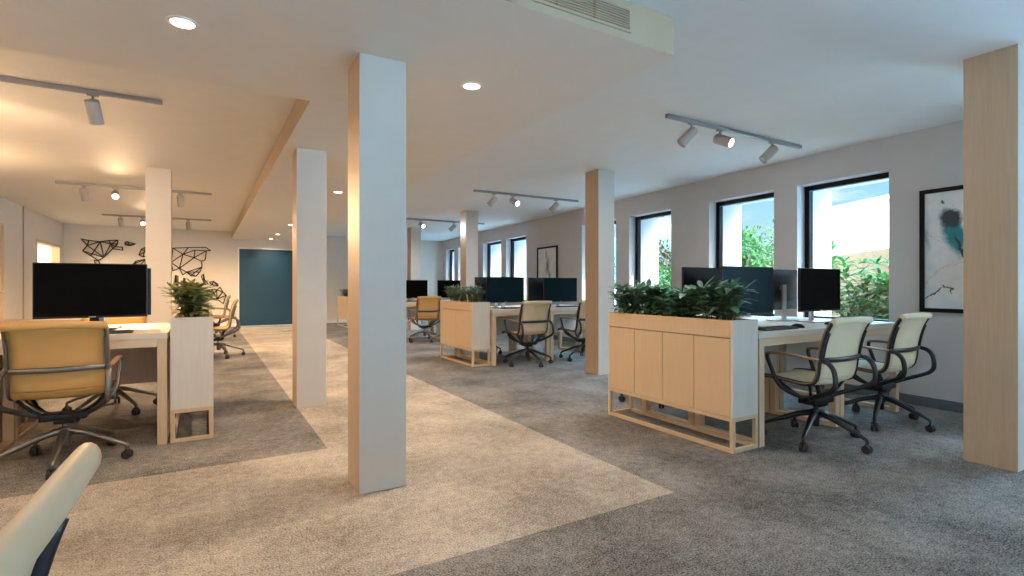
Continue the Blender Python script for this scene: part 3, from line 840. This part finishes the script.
def make_chair(label, fabric, metal, group):
    t = thing('swivel_chair', (0, 0, 0), label, 'office chair', group)
    sheet(SEAT, HW, .014, .014, 0).build('seat', fabric, t)
    sheet(BACK, HW, .012, .016, 0).build('backrest', fabric, t)
    m = MB()   # rolled head edge
    m.tube([(-HW - .012, -.246, .860), (-HW * .5, -.250, .864), (0, -.252, .865), (HW * .5, -.250, .864), (HW + .012, -.246, .860)], [.020, .021, .021, .021, .020], 14, smooth=3, flatten=(.80, 1.12))
    m.build('top_roll', fabric, t)
    full = bez(SEAT, 4)[:-1] + bez(BACK, 4)
    for sx in (-1, 1):
        m = MB(); m.tube([(sx * (HW + .006), p.x, p.y) for p in full], .0105, 8, flatten=(1.0, 1.35))
        m.build('side_rail', metal, t)
        m = MB(); q = [p for p in full if p.y > .585]
        m.tube([(sx * (HW + .000), p.x - .009, p.y) for p in q if p.y < .805], .009, 8, flatten=(2.6 if metal == 'grey_metal' else 1.7, .6)); m.build('upright', metal, t)
        m = MB(); m.tube([(sx * (HW + .0125), p.x + .010, p.y + .002) for p in full[6:]], .0065, 6); m.build('warm_edge_sheen', 'rim', t)  # brown strip paints warm light mirrored in the metal edge
        # rear loop: from the brace down and under the seat
        X = HW + .016
        m = MB(); m.tube([(sx * X, -.168, .605), (sx * (X + .004), -.222, .590), (sx * (X + .006), -.258, .545), (sx * (X + .006), -.268, .465), (sx * (X + .002), -.248, .422), (sx * (X - .015), -.200, .392), (sx * .165, -.08, .335), (sx * .095, -.01, .295)], [.014, .0155, .016, .016, .016, .016, .0155, .015], 10, smooth=5)
        m.build('rear_loop', metal, t)
        # front arm support
        m = MB(); m.tube([(sx * (X + .012), .190, .612), (sx * (X + .012), .200, .588), (sx * (X + .006), .168, .50), (sx * (X - .002), .138, .425), (sx * .195, .095, .360), (sx * .085, .015, .297)], [.0135, .0135, .014, .015, .0145, .014], 10, smooth=5)
        m.build('arm_support', metal, t)
        m = MB(); m.tube([(sx * (X + .012), .208, .612), (sx * (X + .012), .165, .620), (sx * (X + .012), .05, .622), (sx * (X + .008), -.08, .612), (sx * (X), -.168, .605)], [.011, .0135, .0135, .012, .011], 10, smooth=4, flatten=(1.45, .75))
        a = m.build('armrest', 'rim', t)  # brown paints the warm reflection in polished metal
    m = MB(); m.tube([(-HW - .016, -.172, .605), (-HW * .55, -.196, .603), (0, -.204, .602), (HW * .55, -.196, .603), (HW + .016, -.172, .605)], .0135, 10, smooth=4, flatten=(.9, 1.25))
    m.build('back_brace', metal, t)
    m = MB(); m.box(-.115, .115, -.07, .05, .272, .315, .014); m.box(-.05, .05, -.06, .10, .25, .29, .012)
    m.tube([(-.205, .15, .425), (-.10, .04, .31), (.10, .04, .31), (.205, .15, .425)], .010, 8, smooth=3)
    m.tube([(-.205, -.08, .42), (-.10, -.04, .31), (.10, -.04, .31), (.205, -.08, .42)], .010, 8, smooth=3)
    m.build('tilt_mechanism', 'shell', t)
    m = MB(); m.tube([(.10, .03, .30), (.20, .04, .325), (.235, .04, .33)], [.006, .006, .011], 8); m.build('lever', 'rubber', t)
    m = MB(); m.cyl((0, 0, .20), (0, 0, .262), .017, n=16); m.cyl((0, 0, .105), (0, 0, .21), .027, n=18, bev=.004); m.build('gas_lift', metal, t)
    m = MB(); m.cyl((0, 0, .165), (0, 0, .225), .040, .032, n=20, bev=.006); m.build('hub', metal, t)
    for k in range(5):
        a = math.radians(-90 + 72 * k); c, s = math.cos(a), math.sin(a)
        m = MB(); m.tube([(c * .02, s * .02, .198), (c * .10, s * .10, .183), (c * .22, s * .22, .137), (c * .315, s * .315, .098), (c * .335, s * .335, .083), (c * .336, s * .336, .062)], [.024, .023, .019, .015, .013, .011], 10, smooth=4, flatten=(1, .85))
        lg = m.build('leg', metal, t)
        m = MB(); px, py = c * .336, s * .336
        for q in (-1, 1):
            n = Vector((-s, c, 0)) * q
            b0 = Vector((px, py, .028)) + n * .006
            m.cyl(b0, b0 + n * .016, .028, n=18, bev=.004)
        m.cyl((px, py, .045), (px, py, .068), .009, n=10); m.tube([(px + s * .02, py - c * .02, .052), (px, py, .060), (px - s * .02, py + c * .02, .052)], .009, 8)
        m.build('caster', 'rubber', lg)
    return t
def put(c, x, y, face, label=None):
    """face = direction the sitter looks, degrees from +x"""
    c.location = (x, y, 0); c.rotation_euler = (0, 0, math.radians(face - 90))
    if label: c['label'] = label
    return c
G = 'swivel chairs with looped arms'
ch = make_chair('cream swivel chair at the desk next to the four-door planter', 'cream', 'dark_metal', G); put(ch, 3.715, 2.05, 89)
c = copy_tree(ch); put(c, 4.66, 2.06, 90, 'cream swivel chair at the desk next to the teal painting')
c = copy_tree(ch); put(c, 3.70, 3.56, 270, 'swivel chair on the window side of the desk at the four-door planter')
c = copy_tree(ch); put(c, 4.68, 3.62, 270, 'swivel chair on the window side of the desk below the biggest window')
cb = make_chair('beige swivel chair beside the two-door planter', 'beige', 'dark_metal', G); put(cb, 3.85, 6.06, 90)
c = copy_tree(cb); put(c, 4.82, 6.06, 90, 'beige swivel chair half hidden behind the wood-sided column')
c = copy_tree(cb); put(c, 3.85, 7.45, 270, 'swivel chair on the far side of the desk at the two-door planter')
ct = make_chair('tan swivel chair with its rear to us in front of the large black screen', 'tan', 'grey_metal', G); put(ct, -.744, 4.17, 90)
c = copy_tree(ct); put(c, -.70, 5.66, 270, 'tan swivel chair on the far side of the desk, under the large black screen')
c = copy_tree(ct); put(c, .18, 9.1, 180, 'tan swivel chair seen from the side just past the narrow planter')
c = copy_tree(ct); put(c, .20, 12.3, 180, 'tan swivel chair farthest off, closest to the teal door')
c = copy_tree(ct); put(c, 3.69, 9.55, 90, 'tan swivel chair far off at the rearmost desk, past the two-door planter')
c = copy_tree(cb); put(c, -.394, .690, 178., 'beige chair back cut off by the bottom picture corner')

# ------------------------------------------------------------------ art
def framed(y0, y1, z0, z1, mat, label):
    a = math.atan(A1); w = (y1 - y0) * cs; h = z1 - z0
    t = thing('framed_picture', (wx(y0), y0, z0), label, 'picture', None, -a)
    b = .036
    m = MB(); m.box(-.03, -.001, 0, b, 0, h, .002); m.box(-.03, -.001, w - b, w, 0, h, .002); m.box(-.03, -.001, b, w - b, 0, b, .002); m.box(-.03, -.001, b, w - b, h - b, h, .002)
    m.build('frame', 'black_frame', t)
    m = MB(); m.box(-.015, -.002, b, w - b, b, h - b); m.build('canvas', mat, t)
framed(1.36, 2.148, .857, 1.955, 'art_teal', 'black framed abstract painting with a teal ink blot')
framed(8.43, 9.245, .80, 1.895, 'art_grey', 'small black framed grey ink drawing above the teal-tinted screen')

# wire wall map (pixel sketch turned into wall metres by a fixed table)
def wall_pt(px, py):
    f, s, c = 517., .510456, .859901
    k = (px - 512) / f; d = YB / (c - k * s)
    return d * (s + k * c), 1.1 - (py - 285) * d / f
def wire(name, pts, edges, label, off=(70, 210), sc=5.235):
    P = [wall_pt(off[0] + x / sc, off[1] + y / sc) for x, y in pts]
    cx = sum(p[0] for p in P) / len(P); cz = sum(p[1] for p in P) / len(P)
    m = MB()
    for i, j in edges:
        a, b = P[i], P[j]
        m.tube([(a[0] - cx, -.02, a[1] - cz), (b[0] - cx, -.02, b[1] - cz)], .0125, 6)
    for p in P: m.cyl((p[0] - cx, -.03, p[1] - cz), (p[0] - cx, 0, p[1] - cz), .011, n=8)
    o = m.build(name, 'wire'); o.location = (cx, YB, cz)
    tag(o, label, 'wall art', 'black wire continents on the end wall')
def loop(n): return [(i, (i + 1) % n) for i in range(n)]
wire('wire_wall_art', [(60, 152), (100, 160), (160, 166), (205, 160), (252, 158), (250, 178), (235, 192), (276, 195), (277, 211), (225, 203), (178, 248), (150, 265), (110, 240), (68, 215), (92, 186), (215, 178)],
     loop(15) + [(1, 14), (2, 14), (2, 10), (2, 12), (14, 10), (3, 15), (15, 4), (15, 10), (15, 9), (13, 10), (6, 9), (15, 6), (0, 14), (2, 15), (5, 15)], 'black wire polygon continent with the widest flat top, above the large black screen')
wire('wire_wall_art', [(150, 265), (158, 285), (190, 300), (205, 330), (180, 370), (160, 420), (150, 380), (135, 330), (140, 300), (128, 262)], loop(10) + [(1, 7), (2, 7), (3, 7), (3, 6), (4, 6)], 'black wire polygon continent mostly hidden behind the large black screen')
wire('wire_wall_art', [(288, 172), (300, 165), (343, 178), (318, 188), (292, 184)], loop(5) + [(1, 3), (0, 3), (4, 2)], 'smallest black wire island above the top edge of the large screen')
wire('wire_wall_art', [(375, 205), (395, 196), (430, 200), (420, 240), (385, 246), (362, 236)], loop(6) + [(0, 3), (1, 4), (5, 2)], 'black wire polygon piece disappearing behind the far column, upper one')
wire('wire_wall_art', [(330, 285), (345, 268), (395, 258), (450, 262), (470, 300), (455, 370), (420, 420), (395, 350), (350, 310)], loop(9) + [(0, 2), (2, 8), (2, 7), (3, 7), (4, 7), (1, 8), (3, 5), (5, 7)], 'black wire polygon continent disappearing behind the far column, lower one')
wire('wire_wall_art', [(440, 235), (470, 205), (540, 200), (620, 197), (712, 196), (736, 213), (714, 214), (708, 262), (688, 268), (692, 298), (680, 325), (660, 347), (632, 344), (612, 325), (590, 340), (574, 305), (540, 318), (530, 275), (480, 265), (592, 232), (650, 250), (655, 210)],
     loop(19) + [(2, 19), (19, 3), (19, 15), (19, 20), (20, 15), (20, 8), (20, 6), (21, 20), (21, 6), (19, 21), (17, 15), (17, 19), (15, 13), (13, 9), (12, 9), (13, 10), (11, 13), (1, 17), (2, 17)], 'largest black wire polygon continent, between the far column and the teal door')
wire('wire_wall_art', [(688, 348), (700, 336), (704, 362), (722, 385), (706, 390), (698, 372)], loop(6) + [(1, 5), (2, 4)], 'black wire island sliver nearest below the largest wire continent')
wire('wire_wall_art', [(730, 378), (752, 372), (776, 390), (772, 399), (745, 392)], loop(5) + [(1, 4), (1, 3)], 'flat black wire island just above the lowest wire continent')
wire('wire_wall_art', [(720, 428), (744, 414), (768, 418), (786, 404), (800, 428), (818, 446), (802, 490), (770, 466), (736, 462)], loop(9) + [(1, 7), (2, 7), (2, 8), (4, 7), (5, 7), (1, 8), (2, 4)], 'lowest black wire polygon continent beside the teal door')

# ------------------------------------------------------------------ outside
mb = MB(); mb.box(6.05, 320, -150, 320, -.3, -.12); struct(mb.build('ground_outside', 'paving'), 'pale garden ground outside the windows', 'ground')
t = MB()
a, b = Vector((7.15, 2.2, 0)), Vector((10.75, 6.15, 0)); n = Vector((b.y - a.y, -(b.x - a.x), 0)).normalized() * .2
t.prism([tuple(a.xy), tuple(b.xy), tuple((b + n).xy), tuple((a + n).xy)], -.12, 1.63)
tag(t.build('garden_wall', 'tan_render'), 'ochre rendered garden wall behind the shrubs outside', 'garden wall')
t = thing('white_building', (16., 7.2, -.12), 'plain white building beyond the ochre garden wall', 'building')
m = MB(); m.prism([(-1.2, -2.2), (1.3, 2.9), (6.8, .4), (4.3, -4.7)], 0, 3.5); m.build('wall', 'white_render', t)
m = MB(); m.prism([(-1.3, -2.4), (1.3, 3.1), (7.0, .5), (4.4, -5.0)], 3.5, 3.62); m.build('roof', 'white_render', t)
# distant hill
mb = MB(); n = 40; rows = []
for i in range(n + 1):
    az = math.radians(30 + 40 * i / n)
    hgt = 9 + 24 * math.exp(-((math.degrees(az) - 46) / 5.5) ** 2) + 1.5 * noise.noise(Vector((i * .4, 0, 0)))
    rows.append([mb.bm.verts.new((math.sin(az) * 190, math.cos(az) * 190, -1)), mb.bm.verts.new((math.sin(az) * 215, math.cos(az) * 215, hgt * .75)), mb.bm.verts.new((math.sin(az) * 240, math.cos(az) * 240, hgt)), mb.bm.verts.new((math.sin(az) * 300, math.cos(az) * 300, -1))])
for p, q in zip(rows, rows[1:]):
    for j in range(3): mb.bm.faces.new((p[j], q[j], q[j + 1], p[j + 1])).smooth = True
struct(mb.build('hill', 'hill'), 'haze-blue wooded hill on the horizon', 'hill')
# shrubs close to the glass
def shrub(x, y, label, seed, stems, h, L, spread, mat='leaf_out'):
    return plant('garden_shrub', (x, y, -.12), label, None, mat, seed=seed, stems=stems, height=h, L=L, W=L * .21, spread=spread, per=12, up0=.35, upvar=.9, lower=.15, step=.075)
shrub(7.45, 3.42, 'long-leaved green shrub outside the biggest window, fullest one', 41, 30, 1.46, .20, .50)
shrub(7.1, 2.9, 'long-leaved green shrub outside the biggest window, by its near jamb', 42, 24, 1.25, .18, .30)
shrub(8.25, 4.45, 'tallest thin long-leaved shrub against the ochre garden wall', 43, 9, 1.9, .20, .26)
shrub(7.55, 5.05, 'long-leaved green shrub low outside the middle window', 44, 12, 1.25, .19, .4)
shrub(7.7, 7.0, 'long-leaved green shrub low outside the third window', 45, 12, 1.25, .19, .4)
shrub(7.9, 8.3, 'long-leaved green shrub glimpsed past the wood-sided column', 46, 10, 1.5, .19, .4)
def tree(x, y, h, r, label, seed, mat, n=1500, L=.13):
    t = thing('tree', (x, y, -.12), label, 'tree')
    rnd = random.Random(seed); m = MB()
    m.tube([(0, 0, 0), (.04, .02, h * .35), (-.03, .03, h * .7)], [.09, .07, .03], 8, smooth=3); 
    for k in range(6):
        a = k * 1.05; m.tube([(0, 0, h * .3), (math.cos(a) * r * .4, math.sin(a) * r * .4, h * .55), (math.cos(a) * r * .7, math.sin(a) * r * .7, h * .75)], [.04, .03, .012], 6, smooth=2)
    m.build('trunk', 'bark', t)
    f = MB(); cl = [(Vector((rnd.uniform(-.6, .6) * r, rnd.uniform(-.6, .6) * r, h * rnd.uniform(.30, .86))), r * rnd.uniform(.3, .5)) for _ in range(26)]
    for _ in range(n):
        c, cr = rnd.choice(cl)
        d = Vector((rnd.gauss(0, 1), rnd.gauss(0, 1), rnd.gauss(0, 1))).normalized()
        p = c + d * cr * rnd.uniform(.6, 1.)
        e = (d + Vector((rnd.uniform(-.6, .6), rnd.uniform(-.6, .6), rnd.uniform(-.3, .5)))).normalized()
        leaf(f.bm, p, e, Vector((0, 0, 1)), L * rnd.uniform(.7, 1.3), L * .42, .3)
    f.build('crown', mat, t)
tree(9.6, 7.0, 2.40, 1.0, 'bushy green tree outside the middle window', 51, 'leaf_out', 3200)
tree(12.3, 8.2, 2.95, 1.3, 'yellow-green tree behind the bushy one outside the middle window', 52, 'leaf_tree', 3200)
tree(9.3, 8.8, 1.75, .9, 'low green tree outside the third window', 53, 'leaf_out', 2600)
tree(11.2, 10.6, 2.55, 1.15, 'olive-brown tree seen through the third window', 54, 'leaf_autumn', 5500, .16)
tree(9.2, 11.5, 2.3, 1.0, 'green tree glimpsed just beside the wood-sided column', 55, 'leaf_tree', 2600)
tree(10.6, 15.2, 2.6, 1.2, 'green tree farther along the garden behind the columns', 56, 'leaf_out', 2200)
for o in scn.objects:
    if o.name.startswith('garden_shrub') or o.name.startswith('tree'): pass

# ------------------------------------------------------------------ sky and sun
SKY0, SKY1, SKYS = 1.05, 30., .3
w = bpy.data.worlds.new('sky'); scn.world = w; w.use_nodes = True
nt = w.node_tree; nt.nodes.clear()
out = nt.nodes.new('ShaderNodeOutputWorld'); bg = nt.nodes.new('ShaderNodeBackground'); nt.links.new(bg.outputs[0], out.inputs[0])
tc = nt.nodes.new('ShaderNodeTexCoord'); sp = nt.nodes.new('ShaderNodeSeparateXYZ'); nt.links.new(tc.outputs['Generated'], sp.inputs[0])
skyc = ramp(nt, sp.outputs[2], [(0., (.60, .80, .90)), (.16, (.34, .68, .86)), (.25, (.30, .64, .84)), (.5, (.34, .66, .96)), (1., (.28, .60, .95))])
mp = nt.nodes.new('ShaderNodeMapping'); mp.inputs['Scale'].default_value = (1, 1, 3.2); nt.links.new(tc.outputs['Generated'], mp.inputs[0])
cl = nz(nt, mp.outputs[0], 5.5, 6, .6)
cf = nt.nodes.new('ShaderNodeMapRange'); nt.links.new(cl, cf.inputs[0]); cf.inputs[1].default_value = .55; cf.inputs[2].default_value = .70
mx = nt.nodes.new('ShaderNodeMix'); mx.data_type = 'RGBA'; nt.links.new(cf.outputs[0], mx.inputs[0]); nt.links.new(skyc, mx.inputs[6]); mx.inputs[7].default_value = (.94, .97, 1, 1)
SKYC = mx.outputs[2]
def mrange(src, a, b, c, d):
    n = nt.nodes.new('ShaderNodeMapRange'); n.interpolation_type = 'SMOOTHSTEP'; nt.links.new(src, n.inputs[0])
    for i, q in enumerate((a, b, c, d)): n.inputs[i + 1].default_value = q
    return n.outputs[0]
def madd(a, b):
    n = nt.nodes.new('ShaderNodeMath'); n.operation = 'ADD'; nt.links.new(a, n.inputs[0]); nt.links.new(b, n.inputs[1]); return n.outputs[0]
m2 = nt.nodes.new('ShaderNodeMix'); m2.data_type = 'RGBA'   # hazy and near white around the sun
nt.links.new(mrange(sp.outputs[1], -.1, -.7, 0., .9), m2.inputs[0]); nt.links.new(SKYC, m2.inputs[6]); m2.inputs[7].default_value = (.93, .92, .89, 1)
nt.links.new(m2.outputs[2], bg.inputs[0])
# the sky is brighter overhead and around the sun, which stands behind the viewer
nt.links.new(madd(mrange(sp.outputs[2], .25, .6, SKY0, SKY1), mrange(sp.outputs[1], -.15, -.75, 0., SKYS)), bg.inputs[1])
sl = bpy.data.lights.new('sun', 'SUN'); sl.energy = 8.; sl.angle = math.radians(.6); sl.color = (1, .97, .94)
so = bpy.data.objects.new('sun', sl); col.objects.link(so); so.location = (8, -6, 9)
so.rotation_euler = Vector((-.42, .80, -.85)).to_track_quat('-Z', 'Y').to_euler()

# ------------------------------------------------------------------ camera, colour
cam = bpy.data.cameras.new('camera'); cam.sensor_width = 36.; cam.sensor_fit = 'HORIZONTAL'
cam.lens = 36. * 517. / 1024.; cam.shift_y = -3. / 1024.; cam.clip_start = .05; cam.clip_end = 1000
co = bpy.data.objects.new('camera', cam); col.objects.link(co)
co.location = (0, 0, 1.1)
co.rotation_euler = (PI / 2, 0, -math.atan2(307., 517.))
scn.camera = co
vs = scn.view_settings
vs.view_transform = 'Standard'; vs.look = 'None'; vs.gamma = 1.; vs.use_curve_mapping = False
vs.exposure = 0.3
cy = scn.cycles
cy.max_bounces = 12; cy.diffuse_bounces = 7; cy.glossy_bounces = 4; cy.transparent_max_bounces = 12
cy.caustics_reflective = False; cy.caustics_refractive = False
cy.sample_clamp_indirect = 6.0; cy.use_denoising = True
